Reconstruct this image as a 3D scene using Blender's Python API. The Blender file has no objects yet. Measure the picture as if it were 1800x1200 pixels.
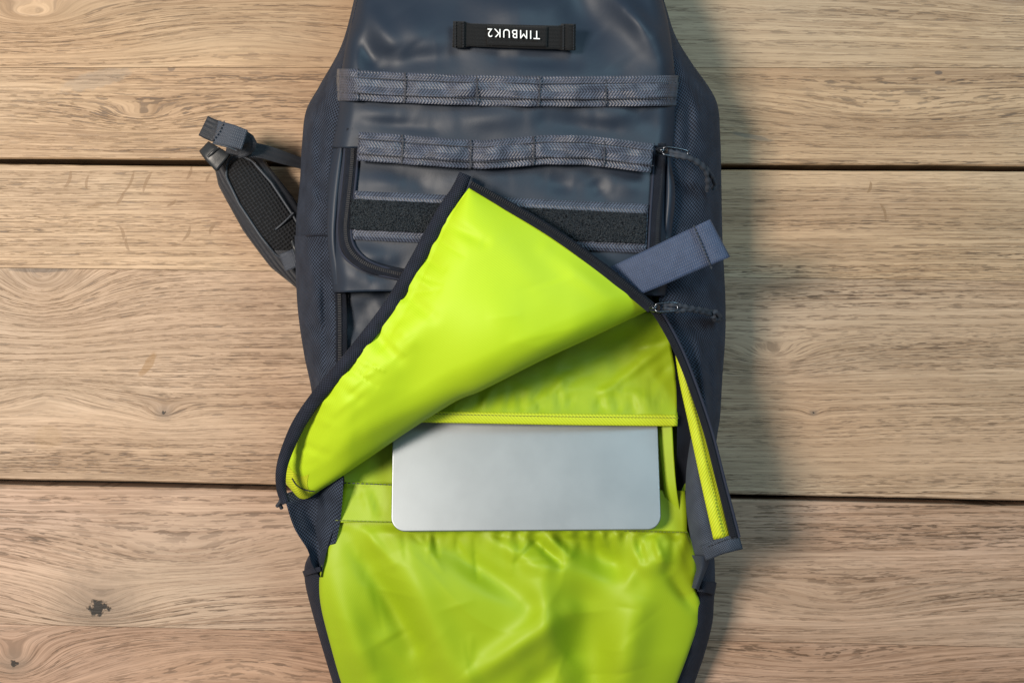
import bpy, math, random
from mathutils import Vector, noise as mn

# ------------------------------------------------------------------ camera / light / exposure
S = 0.00052          # metres per photo pixel on the table top
H = 1.0              # camera height over the table top
scene = bpy.context.scene
COL = scene.collection
cam_d = bpy.data.cameras.new("camera"); cam = bpy.data.objects.new("camera", cam_d); COL.objects.link(cam)
cam_d.sensor_fit = 'HORIZONTAL'; cam_d.sensor_width = 36.0
cam_d.lens = 36.0 * H / (1800 * S)
cam_d.clip_start = 0.01; cam_d.clip_end = 50
cam.location = (0, 0, H); cam.rotation_euler = (0, 0, 0)
scene.camera = cam

world = bpy.data.worlds.new("World"); scene.world = world; world.use_nodes = True
bg = world.node_tree.nodes["Background"]
bg.inputs[0].default_value = (0.80, 0.92, 1.0, 1); bg.inputs[1].default_value = 0.19

def area(name, loc, target, size, power, col):
    d = bpy.data.lights.new(name, 'AREA'); d.shape = 'RECTANGLE'; d.size = size[0]; d.size_y = size[1]
    d.energy = power; d.color = col
    o = bpy.data.objects.new(name, d); COL.objects.link(o)
    o.location = loc
    o.rotation_euler = (Vector(target) - Vector(loc)).to_track_quat('-Z', 'Y').to_euler()
    return o
area("key_lamp", (-1.42, 0.24, 2.30), (0.05, 0, 0), (0.56, 0.60), 96.0, (1.0, 0.89, 0.765))
area("window_fill", (1.2, 1.1, 1.8), (0.2, 0.0, 0), (1.0, 1.0), 27.0, (0.56, 0.88, 1.0))
scene.view_settings.view_transform = 'Standard'
scene.view_settings.look = 'None'
scene.view_settings.exposure = 0.10
scene.view_settings.gamma = 1.0

# ------------------------------------------------------------------ helpers
R = random.Random(7)
def W(px, py, z):
    k = S * (H - z) / H
    return ((px - 900) * k, (600 - py) * k, z)

def lerp(a, b, t): return a + (b - a) * t
def clamp(x, a=0.0, b=1.0): return max(a, min(b, x))
def smooth(a, b, x):
    t = clamp((x - a) / (b - a)); return t * t * (3 - 2 * t)
def interp(tab, x):
    if x <= tab[0][0]: return tab[0][1]
    for (a, fa), (b, fb) in zip(tab, tab[1:]):
        if x <= b:
            t = (x - a) / (b - a); return fa + (fb - fa) * t
    return tab[-1][1]

def curve(pts, n):
    """Catmull-Rom through pts, n points evenly spaced along it"""
    pts = [tuple(map(float, p)) for p in pts]; D = len(pts[0])
    if len(pts) == 2: dense = [tuple(lerp(pts[0][k], pts[1][k], i / 40) for k in range(D)) for i in range(41)]
    else:
        dense = []
        P = [tuple(2 * pts[0][k] - pts[1][k] for k in range(D))] + pts + [tuple(2 * pts[-1][k] - pts[-2][k] for k in range(D))]
        for i in range(1, len(P) - 2):
            for s in range(14):
                t = s / 14; a, b, c, d = P[i - 1], P[i], P[i + 1], P[i + 2]
                dense.append(tuple(0.5 * (2 * b[k] + (c[k] - a[k]) * t + (2 * a[k] - 5 * b[k] + 4 * c[k] - d[k]) * t * t
                                          + (3 * b[k] - a[k] - 3 * c[k] + d[k]) * t ** 3) for k in range(D)))
        dense.append(pts[-1])
    cum = [0]
    for a, b in zip(dense, dense[1:]): cum.append(cum[-1] + math.hypot(b[0] - a[0], b[1] - a[1]) + 1e-9)
    out = []; j = 0
    for i in range(n):
        s = cum[-1] * i / (n - 1)
        while j < len(cum) - 2 and cum[j + 1] < s: j += 1
        t = (s - cum[j]) / (cum[j + 1] - cum[j])
        out.append(tuple(lerp(dense[j][k], dense[j + 1][k], t) for k in range(D)))
    return out

def coons(L, Rr, T, B, nu, nv, zf):
    """grid of (px,py,z): L,Rr run top to bottom, T,B left to right"""
    T = T or [L[0], Rr[0]]; B = B or [L[-1], Rr[-1]]
    l = curve(L, nv); r = curve(Rr, nv); t = curve(T, nu); b = curve(B, nu)
    g = []
    for j in range(nv):
        v = j / (nv - 1); row = []
        for i in range(nu):
            u = i / (nu - 1)
            p = [(1 - v) * t[i][k] + v * b[i][k] + (1 - u) * l[j][k] + u * r[j][k]
                 - ((1 - u) * (1 - v) * t[0][k] + u * (1 - v) * t[-1][k] + (1 - u) * v * b[0][k] + u * v * b[-1][k]) for k in (0, 1)]
            row.append((p[0], p[1], zf(p[0], p[1], u, v)))
        g.append(row)
    return g

def link(o, parent):
    COL.objects.link(o)
    if parent: o.parent = parent
    return o

def grid_mesh(name, g, mat, parent, thick=0.0, flip=False):
    nv, nu = len(g), len(g[0])
    P = [[Vector(W(*p)) for p in row] for row in g]
    verts = [p for row in P for p in row]
    faces = []
    for j in range(nv - 1):
        for i in range(nu - 1):
            a = j * nu + i
            f = (a, a + nu, a + nu + 1, a + 1)
            faces.append(f[::-1] if flip else f)
    me = bpy.data.meshes.new(name); me.from_pydata(verts, [], faces)
    # uv in metres along the cloth
    mid = nu // 2; vc = [0.0]
    for j in range(1, nv): vc.append(vc[-1] + (P[j][mid] - P[j - 1][mid]).length)
    uv = []
    for j in range(nv):
        c = [0.0]
        for i in range(1, nu): c.append(c[-1] + (P[j][i] - P[j][i - 1]).length)
        uv += [(x - c[mid], vc[j]) for x in c]
    lay = me.uv_layers.new(name="UVMap")
    for lp in me.loops: lay.data[lp.index].uv = uv[lp.vertex_index]
    for p in me.polygons: p.use_smooth = True
    me.materials.append(mat)
    o = link(bpy.data.objects.new(name, me), parent)
    if thick:
        m = o.modifiers.new("solid", 'SOLIDIFY'); m.thickness = thick; m.offset = -1
    return o

def ribbon(name, path, width, mat, parent, n=60, nu=9, prof=None, thick=0.0012, zadd=None):
    """flat band along a path of (px,py,z); width in px: number or [(t,w)]"""
    c = curve(path, n); g = []
    for j in range(n):
        a = c[max(0, j - 1)]; b = c[min(n - 1, j + 1)]
        dx, dy = b[0] - a[0], b[1] - a[1]; l = math.hypot(dx, dy) or 1
        nx, ny = dy / l, -dx / l; t = j / (n - 1)
        w = width if isinstance(width, (int, float)) else interp(width, t)
        row = []
        for i in range(nu):
            u = -1 + 2 * i / (nu - 1)
            x = c[j][0] + nx * u * w / 2; y = c[j][1] + ny * u * w / 2
            z = c[j][2] + (prof(u) if prof else 0) + (zadd(x, y, u, t) if zadd else 0)
            row.append((x, y, z))
        g.append(row)
    return grid_mesh(name, g, mat, parent, thick)

def raw_mesh(name, verts, faces, mat, parent, smooth_=False):
    me = bpy.data.meshes.new(name); me.from_pydata(verts, [], faces)
    for p in me.polygons: p.use_smooth = smooth_
    me.materials.append(mat)
    return link(bpy.data.objects.new(name, me), parent)

def tube(name, path, r, mat, parent, n=40, seg=8, taper=None):
    c = [Vector(W(*p)) for p in curve(path, n)]; verts = []; faces = []
    for j in range(n):
        d = (c[min(n - 1, j + 1)] - c[max(0, j - 1)]).normalized()
        s = d.cross(Vector((0, 0, 1)))
        if s.length < 1e-4: s = Vector((1, 0, 0))
        s.normalize(); u = s.cross(d)
        rr = r * (taper(j / (n - 1)) if taper else 1)
        for k in range(seg):
            a = 2 * math.pi * k / seg
            verts.append(c[j] + s * math.cos(a) * rr + u * math.sin(a) * rr)
    for j in range(n - 1):
        for k in range(seg):
            k2 = (k + 1) % seg
            faces.append((j * seg + k, j * seg + k2, (j + 1) * seg + k2, (j + 1) * seg + k))
    faces.append(tuple(range(seg))); faces.append(tuple((n - 1) * seg + k for k in reversed(range(seg))))
    return raw_mesh(name, verts, faces, mat, parent, True)

BOXF = [(0, 3, 2, 1), (4, 5, 6, 7), (0, 1, 5, 4), (1, 2, 6, 5), (2, 3, 7, 6), (3, 0, 4, 7)]
def dashes(name, path, step, along, across, h, mat, parent, offs=0.0, jitter=0.0, zoff=0.0, stag=0.0):
    """small blocks set along a path of (px,py,z): stitches or zip teeth, sizes in px"""
    ln = 0; d = curve(path, 200)
    for a, b in zip(d, d[1:]): ln += math.hypot(b[0] - a[0], b[1] - a[1])
    n = max(3, int(ln / step)); c = curve(path, n); verts = []; faces = []
    for j in range(n):
        a = c[max(0, j - 1)]; b = c[min(n - 1, j + 1)]
        dx, dy = b[0] - a[0], b[1] - a[1]; l = math.hypot(dx, dy) or 1; dx /= l; dy /= l
        nx, ny = dy, -dx; base = len(verts)
        o = offs + R.uniform(-jitter, jitter) + (stag if j % 2 else -stag)
        for zz in (-h * 0.5, h * 0.5):
            for sa, sb in ((-1, -1), (1, -1), (1, 1), (-1, 1)):
                verts.append(W(c[j][0] + dx * sa * along / 2 + nx * (o + sb * across / 2),
                               c[j][1] + dy * sa * along / 2 + ny * (o + sb * across / 2), c[j][2] + zoff + zz))
        faces += [tuple(base + k for k in f) for f in BOXF]
    o = raw_mesh(name, verts, faces, mat, parent); o["kind"] = "stuff"
    return o

def crease(x, y, lst):
    z = 0
    for (x1, y1, x2, y2, w, a) in lst:
        dx, dy = x2 - x1, y2 - y1; t = clamp(((x - x1) * dx + (y - y1) * dy) / (dx * dx + dy * dy))
        d = math.hypot(x - x1 - t * dx, y - y1 - t * dy)
        if d < 3.2 * w: z += a * math.exp(-(d / w) ** 2) * (0.35 + 0.65 * math.sin(math.pi * clamp(t, .08, .92)))
    return z
def sharp(x, y, lst):
    z = 0
    for (x1, y1, x2, y2, w, a) in lst:
        dx, dy = x2 - x1, y2 - y1; t = ((x - x1) * dx + (y - y1) * dy) / (dx * dx + dy * dy)
        if 0 < t < 1:
            d = abs((x - x1) * dy - (y - y1) * dx) / math.hypot(dx, dy)
            if d < 5 * w: z += a * math.exp(-d / w) * math.sin(math.pi * t) ** .8
    return z
def nz(x, y, s, seed=0.0): return mn.noise(Vector((x * s, y * s, seed)))
def ridged(x, y, s, seed=0.0):
    wx = x + 60 * nz(x, y, s * .6, seed + 5); wy = y + 60 * nz(x, y, s * .6, seed + 9)
    return 1 - abs(nz(wx, wy, s, seed)) * 2

# ------------------------------------------------------------------ materials
class NT:
    def __init__(s, name):
        s.m = bpy.data.materials.new(name); s.m.use_nodes = True; s.t = s.m.node_tree
        s.b = s.t.nodes["Principled BSDF"]
    def n(s, typ, **kw):
        o = s.t.nodes.new(typ)
        for k, v in kw.items(): setattr(o, k, v)
        return o
    def put(s, sock, v):
        if isinstance(v, bpy.types.NodeSocket): s.t.links.new(v, sock)
        else: sock.default_value = v
    def math(s, op, a, b=0.0, c=None, cl=False):
        o = s.n('ShaderNodeMath', operation=op, use_clamp=cl)
        s.put(o.inputs[0], a); s.put(o.inputs[1], b)
        if c is not None: s.put(o.inputs[2], c)
        return o.outputs[0]
    def vec(s, x, y, z=0.0):
        o = s.n('ShaderNodeCombineXYZ'); s.put(o.inputs[0], x); s.put(o.inputs[1], y); s.put(o.inputs[2], z); return o.outputs[0]
    def noise(s, v, scale=1.0, detail=2.0, rough=0.5):
        o = s.n('ShaderNodeTexNoise'); s.put(o.inputs['Vector'], v); o.inputs['Scale'].default_value = scale
        o.inputs['Detail'].default_value = detail; o.inputs['Roughness'].default_value = rough; return o.outputs[0]
    def ramp(s, f, stops, interp_='LINEAR'):
        o = s.n('ShaderNodeValToRGB'); s.put(o.inputs[0], f); e = o.color_ramp.elements; o.color_ramp.interpolation = interp_
        while len(e) < len(stops): e.new(0.5)
        for k, (p, c) in enumerate(stops):
            e[k].position = p; e[k].color = (c, c, c, 1) if isinstance(c, (int, float)) else (*c, 1)
        return o.outputs[0]
    def mix(s, f, a, b, mode='MIX'):
        o = s.n('ShaderNodeMix', data_type='RGBA', blend_type=mode); s.put(o.inputs[0], f)
        s.put(o.inputs[6], a if isinstance(a, bpy.types.NodeSocket) else (*a, 1)); s.put(o.inputs[7], b if isinstance(b, bpy.types.NodeSocket) else (*b, 1))
        return o.outputs[2]
    def bump(s, h, strength, dist):
        o = s.n('ShaderNodeBump'); s.put(o.inputs['Height'], h); o.inputs['Strength'].default_value = strength
        o.inputs['Distance'].default_value = dist; s.t.links.new(o.outputs[0], s.b.inputs['Normal']); return o
    def base(s, c): s.put(s.b.inputs['Base Color'], c if isinstance(c, bpy.types.NodeSocket) else (*c, 1))
    def set(s, **kw):
        for k, v in kw.items(): s.put(s.b.inputs[k.replace('_', ' ')], v)
    def uv(s):
        o = s.n('ShaderNodeUVMap'); o.uv_map = "UVMap"; x = s.n('ShaderNodeSeparateXYZ'); s.t.links.new(o.outputs[0], x.inputs[0])
        return x.outputs[0], x.outputs[1], o.outputs[0]
    def obj(s):
        o = s.n('ShaderNodeTexCoord'); x = s.n('ShaderNodeSeparateXYZ'); s.t.links.new(o.outputs['Object'], x.inputs[0])
        return x.outputs[0], x.outputs[1], o.outputs['Object']

def m_weave(name, dark, light, p=0.0027, rough=0.75, bstr=0.9, sheen=0.03):
    """coarse basket weave: raised yarn crossings"""
    t = NT(name); u, v, uvv = t.uv()
    k = 2 * math.pi / p
    wob = t.math('MULTIPLY', t.noise(uvv, 120, 2), 0.0010)
    a = t.math('SINE', t.math('MULTIPLY', t.math('ADD', u, wob), k))
    b = t.math('SINE', t.math('MULTIPLY', t.math('ADD', v, wob), k))
    h = t.math('MULTIPLY_ADD', t.math('MULTIPLY', a, b), 0.5, 0.5)
    big = t.noise(uvv, 55, 4)
    f = t.math('MULTIPLY', t.ramp(h, [(0.25, 0.0), (0.8, 1.0)]), t.ramp(big, [(0.3, 0.45), (0.7, 1.0)]))
    t.base(t.mix(f, dark, light)); t.set(Roughness=rough, Sheen_Weight=sheen, Sheen_Roughness=0.5)
    t.b.inputs['Sheen Tint'].default_value = (0.7, 0.8, 1, 1); t.set(Specular_IOR_Level=0.2)
    t.bump(h, bstr, 0.0006)
    return t.m

def m_webbing(name, dark, light, p=0.0020, q=0.006, rough=0.5, spec=0.5, bstr=0.6):
    """herringbone tape"""
    t = NT(name); u, v, uvv = t.uv()
    tri = t.math('PINGPONG', u, q)
    ph = t.math('ADD', t.math('MULTIPLY', v, 2 * math.pi / p), t.math('MULTIPLY', tri, 2 * math.pi / p * 0.8))
    h = t.math('MULTIPLY_ADD', t.math('SINE', ph), 0.5, 0.5)
    h2 = t.math('MULTIPLY_ADD', t.math('SINE', t.math('MULTIPLY', u, 2 * math.pi / (p * 0.85))), 0.25, 0.5)
    hh = t.math('ADD', t.math('MULTIPLY', h, 0.65), t.math('MULTIPLY', h2, 0.35))
    big = t.noise(uvv, 140, 3)
    f = t.math('MULTIPLY', hh, t.ramp(big, [(0.3, 0.5), (0.7, 1.0)]))
    t.base(t.mix(f, dark, light)); t.set(Roughness=rough, Specular_IOR_Level=spec, Sheen_Weight=0.1)
    t.bump(hh, bstr, 0.0006)
    return t.m

def m_tarp():
    t = NT("coated_fabric"); x, y, o = t.obj()
    n1 = t.noise(o, 14, 3); n2 = t.noise(o, 260, 3, .6)
    t.base(t.mix(n1, (0.009, 0.016, 0.030), (0.013, 0.022, 0.040)))
    t.set(Roughness=t.ramp(n1, [(0.3, 0.52), (0.7, 0.62)]), Specular_IOR_Level=0.45)
    h = n2
    t.bump(h, 0.15, 0.0006)
    return t.m

def m_lining(name, c1, c2, rough=0.56, twill=False, trans=True):
    t = NT(name); u, v, uvv = t.uv(); x, y, o = t.obj()
    p = 0.0028 if twill else 0.0019
    if twill:
        h = t.math('MULTIPLY_ADD', t.math('SINE', t.math('MULTIPLY', t.math('ADD', u, v), 2 * math.pi / p)), 0.5, 0.5)
    else:
        a = t.math('SINE', t.math('MULTIPLY', u, 2 * math.pi / p)); b = t.math('SINE', t.math('MULTIPLY', v, 2 * math.pi / p))
        h = t.math('MULTIPLY_ADD', t.math('MULTIPLY', a, b), 0.5, 0.5)
    n1 = t.noise(o, 9, 3)
    c = t.mix(n1, c1, c2)
    c = t.mix(t.math('MULTIPLY', h, 0.60 if twill else 0.32), c, (c1[0] * .55, c1[1] * .6, c1[2] * .5))
    t.base(c); t.set(Roughness=rough, Specular_IOR_Level=0.32)
    hh = t.math('ADD', t.math('MULTIPLY', h, 0.5 if twill else 0.05), t.math('MULTIPLY', t.noise(o, 85, 3), 0.6 if not twill else 0.1))
    t.bump(hh, 0.10 if not twill else 0.5, 0.0012 if not twill else 0.0006)
    return t.m

def m_plain(name, c, rough=0.5, metal=0.0, bscale=0, bstr=0.2, spec=0.5):
    t = NT(name); x, y, o = t.obj()
    n = t.noise(o, bscale or 200, 3)
    t.base(t.mix(n, tuple(k * .8 for k in c), tuple(min(1, k * 1.15) for k in c)))
    t.set(Roughness=rough, Metallic=metal, Specular_IOR_Level=spec)
    if bscale: t.bump(n, bstr, 0.001)
    return t.m

def m_velcro():
    t = NT("loop_fabric"); x, y, o = t.obj()
    n = t.noise(o, 620, 4, .7); n2 = t.noise(o, 90, 2)
    t.base(t.ramp(n, [(0.38, (0.003, 0.004, 0.006)), (0.62, (0.024, 0.030, 0.037))])); t.set(Roughness=0.95, Specular_IOR_Level=0.1)
    t.bump(t.math('ADD', n, n2), 1.0, 0.0015)
    return t.m

def m_mesh_fabric():
    t = NT("spacer_mesh"); u, v, uvv = t.uv()
    vo = t.n('ShaderNodeTexVoronoi'); t.t.links.new(uvv, vo.inputs['Vector']); vo.inputs['Scale'].default_value = 330; vo.inputs['Randomness'].default_value = 0.15
    h = t.ramp(vo.outputs['Distance'], [(0.2, 0.0), (0.5, 1.0)])
    t.base(t.mix(h, (0.001, 0.001, 0.0015), (0.010, 0.011, 0.014))); t.set(Roughness=0.8, Specular_IOR_Level=0.3)
    t.bump(h, 0.8, 0.001)
    return t.m

def m_alu():
    t = NT("aluminium"); x, y, o = t.obj()
    n = t.noise(o, 900, 2)
    sm = t.noise(o, 22, 4, .6); t.base(t.mix(sm, (0.300, 0.325, 0.345), (0.32, 0.345, 0.365))); t.set(Metallic=0.85, Roughness=t.math('ADD', t.ramp(sm, [(0.35, 0.39), (0.7, 0.43)]), t.math('MULTIPLY', n, .04)))
    t.bump(n, 0.05, 0.0003)
    return t.m

def m_wood(name, seed, knots, tintA, tintB, warp=0.010, marks=(), flecks=0.0):
    """oak: rings follow a height field y + warp + bumps round the knots; pores and fibres follow the same field
    knots: (px,py,rx,ry,amp,core_r,core_dark)  marks: (px,py,rx,ry,rot,colour,strength,ring)"""
    t = NT(name); x, y, o = t.obj()
    sx = t.math('ADD', x, seed * 3.17)
    w1 = t.noise(t.vec(t.math('MULTIPLY', sx, 2.2), t.math('MULTIPLY', y, 8.0), seed), 1.0, 1.5)
    w2 = t.noise(t.vec(t.math('MULTIPLY', sx, 9.0), t.math('MULTIPLY', y, 24.0), seed + 4), 1.0, 2.0)
    f = t.math('ADD', y, t.math('MULTIPLY', t.math('SUBTRACT', w1, .5), warp * 2.6))
    f = t.math('ADD', f, t.math('MULTIPLY', t.math('SUBTRACT', w2, .5), warp * 0.4))
    core = None; grey = None; dk = None
    for (px, py, rx, ry, amp, cr_, cd) in knots:
        kx, ky, _ = W(px, py, 0)
        dx = t.math('SUBTRACT', x, kx); dy = t.math('SUBTRACT', y, ky)
        qx = t.math('DIVIDE', dx, rx); qy = t.math('DIVIDE', dy, ry)
        d2 = t.math('ADD', t.math('MULTIPLY', qx, qx), t.math('MULTIPLY', qy, qy))
        # rational falloff: tight rings at the heart, long flare along the grain
        g = t.math('DIVIDE', 1.0, t.math('ADD', 1.0, d2))
        f = t.math('ADD', f, t.math('MULTIPLY', g, amp))
        if cr_ > 0:
            rr = t.math('DIVIDE', t.math('SQRT', t.math('ADD', t.math('MULTIPLY', t.math('MULTIPLY', dx, dx), 0.7), t.math('MULTIPLY', dy, dy))), cr_)
            wob = t.noise(t.vec(t.math('MULTIPLY', x, 1 / cr_), t.math('MULTIPLY', y, 1 / cr_), seed), 1.6, 4, .65)
            rr = t.math('ADD', rr, t.math('MULTIPLY', t.math('SUBTRACT', wob, .5), 2.2))
            c = t.math('MULTIPLY', t.ramp(rr, [(0.42, 1.0), (0.60, 0.0)]), cd)
            gg = t.math('MULTIPLY', t.ramp(t.math('DIVIDE', rr, 5.5), [(0.05, 1.0), (0.75, 0.0)], 'EASE'), 0.85 * cd)
            core = c if core is None else t.math('MAXIMUM', core, c)
            grey = gg if grey is None else t.math('MAXIMUM', grey, gg)
    ringn = t.noise(t.vec(t.math('MULTIPLY', sx, 1.0), t.math('MULTIPLY', f, 230.0), seed), 1.0, 3.0, .6)
    lines = t.noise(t.vec(t.math('MULTIPLY', sx, 10.0), t.math('MULTIPLY', f, 560.0), seed + 6), 1.0, 2.0, .55)
    broad = t.noise(t.vec(t.math('MULTIPLY', sx, 1.6), t.math('MULTIPLY', f, 30.0), seed + 2), 1.0, 3.0)
    fib = t.noise(t.vec(t.math('MULTIPLY', sx, 16.0), t.math('MULTIPLY', f, 950.0), seed), 1.0, 3.0, .65)
    pore = t.noise(t.vec(t.math('MULTIPLY', sx, 62.0), t.math('MULTIPLY', f, 820.0), seed + 1), 1.0, 2.5, .6)
    patch = t.noise(t.vec(t.math('MULTIPLY', sx, 4.0), t.math('MULTIPLY', y, 10.0), seed + 3), 1.0, 4.0, .6)
    zone = t.noise(t.vec(t.math('MULTIPLY', sx, 3.0), t.math('MULTIPLY', f, 22.0), seed + 13), 1.0, 2.0)
    col = t.mix(t.ramp(broad, [(0.32, 0.0), (0.68, 1.0)]), tuple(min(1, k * 1.14) for k in tintA), tuple(k * .90 for k in tintB))
    col = t.mix(t.math('MULTIPLY', t.ramp(ringn, [(0.42, 0.0), (0.64, 1.0)]), 0.48), col, tuple(k * m for k, m in zip(tintB, (.66, .58, .50))))
    col = t.mix(t.math('MULTIPLY', t.ramp(fib, [(0.32, 1.0), (0.52, 0.0)]), 0.45), col, tuple(k * .55 for k in tintB))
    col = t.mix(t.math('MULTIPLY', t.ramp(fib, [(0.54, 0.0), (0.70, 1.0)]), 0.42), col, tuple(min(1, k * 1.38) for k in tintA))
    pm = t.math('MULTIPLY', t.ramp(pore, [(0.52, 0.0), (0.58, 1.0)]), t.math('MULTIPLY', t.ramp(ringn, [(0.38, 0.12), (0.60, 1.0)]), t.ramp(zone, [(0.35, 0.5), (0.62, 1.0)])))
    col = t.mix(t.math('MULTIPLY', t.ramp(patch, [(0.50, 0.0), (0.72, 1.0)]), 0.42), col, tuple(min(1, k * m) for k, m in zip(tintA, (1.16, 1.22, 1.34))))
    col = t.mix(t.math('MULTIPLY', t.ramp(patch, [(0.28, 1.0), (0.44, 0.0)]), 0.35), col, tuple(k * m for k, m in zip(tintB, (.86, .76, .66))))
    tone = t.noise(t.vec(t.math('MULTIPLY', x, 2.6), t.math('MULTIPLY', y, 6.0), seed + 21), 1.0, 2.0)
    col = t.mix(t.math('MULTIPLY', t.ramp(tone, [(0.45, 0.0), (0.68, 1.0)]), 0.45), col, (0.36, 0.285, 0.205))
    col = t.mix(t.math('MULTIPLY', t.ramp(tone, [(0.30, 1.0), (0.48, 0.0)]), 0.40), col, (0.36, 0.215, 0.125))
    col = t.mix(t.math('MULTIPLY', t.math('MULTIPLY', t.ramp(lines, [(0.48, 0.0), (0.58, 1.0)]), t.ramp(zone, [(0.36, 0.30), (0.60, 1.0)])), 0.58), col, tuple(k * m for k, m in zip(tintB, (.50, .42, .34))))
    col = t.mix(t.math('MULTIPLY', pm, 0.88), col, (0.070, 0.038, 0.020))
    if flecks:
        a = t.noise(t.vec(t.math('MULTIPLY', t.math('ADD', x, t.math('MULTIPLY', y, -0.35)), 34.0), t.math('MULTIPLY', y, 11.0), seed + 11), 1.0, 1.5)
        ln = t.ramp(t.math('ABSOLUTE', t.math('SUBTRACT', a, .5)), [(0.003, 1.0), (0.012, 0.0)])
        mk = t.ramp(t.noise(t.vec(t.math('MULTIPLY', x, 24.0), t.math('MULTIPLY', y, 30.0), seed + 12), 1.0, 1.0), [(0.58, 0.0), (0.66, 1.0)])
        wx = t.ramp(x, [(0.0, 1.0), (0.35, 0.35)])
        col = t.mix(t.math('MULTIPLY', t.math('MULTIPLY', t.math('MULTIPLY', ln, mk), wx), flecks), col, (0.16, 0.085, 0.04))
    for (px, py, rx, ry, rot, mc, st, ring) in marks:
        kx, ky, _ = W(px, py, 0); ca, sa = math.cos(rot), math.sin(rot)
        wob = t.math('MULTIPLY', t.math('SUBTRACT', t.noise(o, 130, 3), .5), 0.9)
        dx = t.math('SUBTRACT', x, kx); dy = t.math('SUBTRACT', y, ky)
        ax = t.math('DIVIDE', t.math('ADD', t.math('MULTIPLY', dx, ca), t.math('MULTIPLY', dy, sa)), rx)
        ay = t.math('DIVIDE', t.math('SUBTRACT', t.math('MULTIPLY', dy, ca), t.math('MULTIPLY', dx, sa)), ry)
        if ring: ax = t.math('ADD', ax, t.math('MULTIPLY', t.math('MULTIPLY', ay, ay), ring))
        d = t.math('ADD', t.math('SQRT', t.math('ADD', t.math('MULTIPLY', ax, ax), t.math('MULTIPLY', ay, ay))), wob)
        col = t.mix(t.math('MULTIPLY', t.ramp(d, [(0.72, 1.0), (1.0, 0.0)]), st), col, mc)
    if core is not None:
        col = t.mix(t.math('MULTIPLY', grey, t.ramp(ringn, [(0.3, 0.55), (0.6, 1.0)])), col, (0.165, 0.115, 0.082)); col = t.mix(core, col, (0.009, 0.006, 0.004))
    t.base(col)
    t.set(Roughness=t.ramp(fib, [(0.3, 0.62), (0.7, 0.48)]), Specular_IOR_Level=0.4)
    h = t.math('SUBTRACT', t.math('MULTIPLY', fib, 0.5), t.math('MULTIPLY', pm, 0.8))
    if core is not None: h = t.math('SUBTRACT', h, t.math('MULTIPLY', core, 2.5))
    t.bump(h, 0.35, 0.0006)
    return t.m

M = {
 'cordura': m_weave("navy_pack_cloth", (0.003, 0.004, 0.009), (0.046, 0.062, 0.098), p=0.0031),
 'cordura_grey': m_weave("grey_pack_cloth", (0.018, 0.024, 0.038), (0.092, 0.110, 0.145), p=0.0020),
 'bind': m_weave("binding_tape", (0.002, 0.003, 0.007), (0.026, 0.031, 0.052), p=0.0022, bstr=.8),
 'tarp': m_tarp(),
 'web': m_webbing("grey_webbing", (0.003, 0.004, 0.010), (0.105, 0.122, 0.180), p=0.0025, q=0.005, bstr=.8, rough=.45, spec=.45),
 'web_fine': m_webbing("slate_webbing", (0.013, 0.025, 0.062), (0.044, 0.070, 0.140), p=0.0018, q=0.0012, rough=0.6),
 'web_dark': m_webbing("strap_webbing", (0.004, 0.005, 0.009), (0.018, 0.022, 0.033), p=0.0013, q=0.002, rough=.55),
 'web_strap': m_webbing("slate_strap_webbing", (0.018, 0.024, 0.038), (0.046, 0.058, 0.085), p=0.0016, q=0.0012, rough=0.6),
 'web_black': m_webbing("black_webbing", (0.0015, 0.0015, 0.002), (0.008, 0.0085, 0.010), p=0.0012, q=0.0015, rough=.7, spec=.2),
 'lime': m_lining("shaded_lime_lining", (0.255, 0.375, 0.006), (0.310, 0.415, 0.010)),  # same cloth as the flap; shade inside the bag painted into a darker base
 'lime_flap': m_lining("lit_lime_lining", (0.385, 0.560, 0.008), (0.43, 0.590, 0.012), rough=.6),  # lit copy of the lime cloth: light on the flap put into its base
 'lime_twill': m_lining("lime_twill_tape", (0.46, 0.54, 0.015), (0.52, 0.58, 0.02), rough=.6, twill=True),
 'velcro': m_velcro(), 'mesh': m_mesh_fabric(), 'alu': m_alu(),
 'zip': m_plain("zip_coil", (0.006, 0.007, 0.011), .5, 0, 300, spec=.3),
 'ziptape': m_weave("zip_tape", (0.003, 0.004, 0.008), (0.018, 0.022, 0.036), p=0.0013, rough=.65),
 'metal': m_plain("dark_metal", (0.10, 0.11, 0.13), .28, 1.0),
 'cord': m_weave("cord_cloth", (0.003, 0.004, 0.006), (0.045, 0.052, 0.068), p=0.002),
 'thread': m_plain("navy_thread", (0.010, 0.011, 0.018), .6),
 'thread_lime': m_plain("olive_thread", (0.10, 0.13, 0.005), .6),
 'plastic': m_plain("buckle_plastic", (0.022, 0.026, 0.031), .4, 0, 400, .1),
 'white': m_plain("white_print", (0.80, 0.80, 0.80), .6),
 'rubber': m_plain("black_rubber", (0.02, 0.02, 0.02), .7),
 'void': m_plain("light_block_dark", (0.03, 0.022, 0.016), .9),  # dark colour for the added sheet below the plank gaps
 'piping': m_plain("slate_piping", (0.030, 0.036, 0.048), .55, 0, 500, .3),
}

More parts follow.
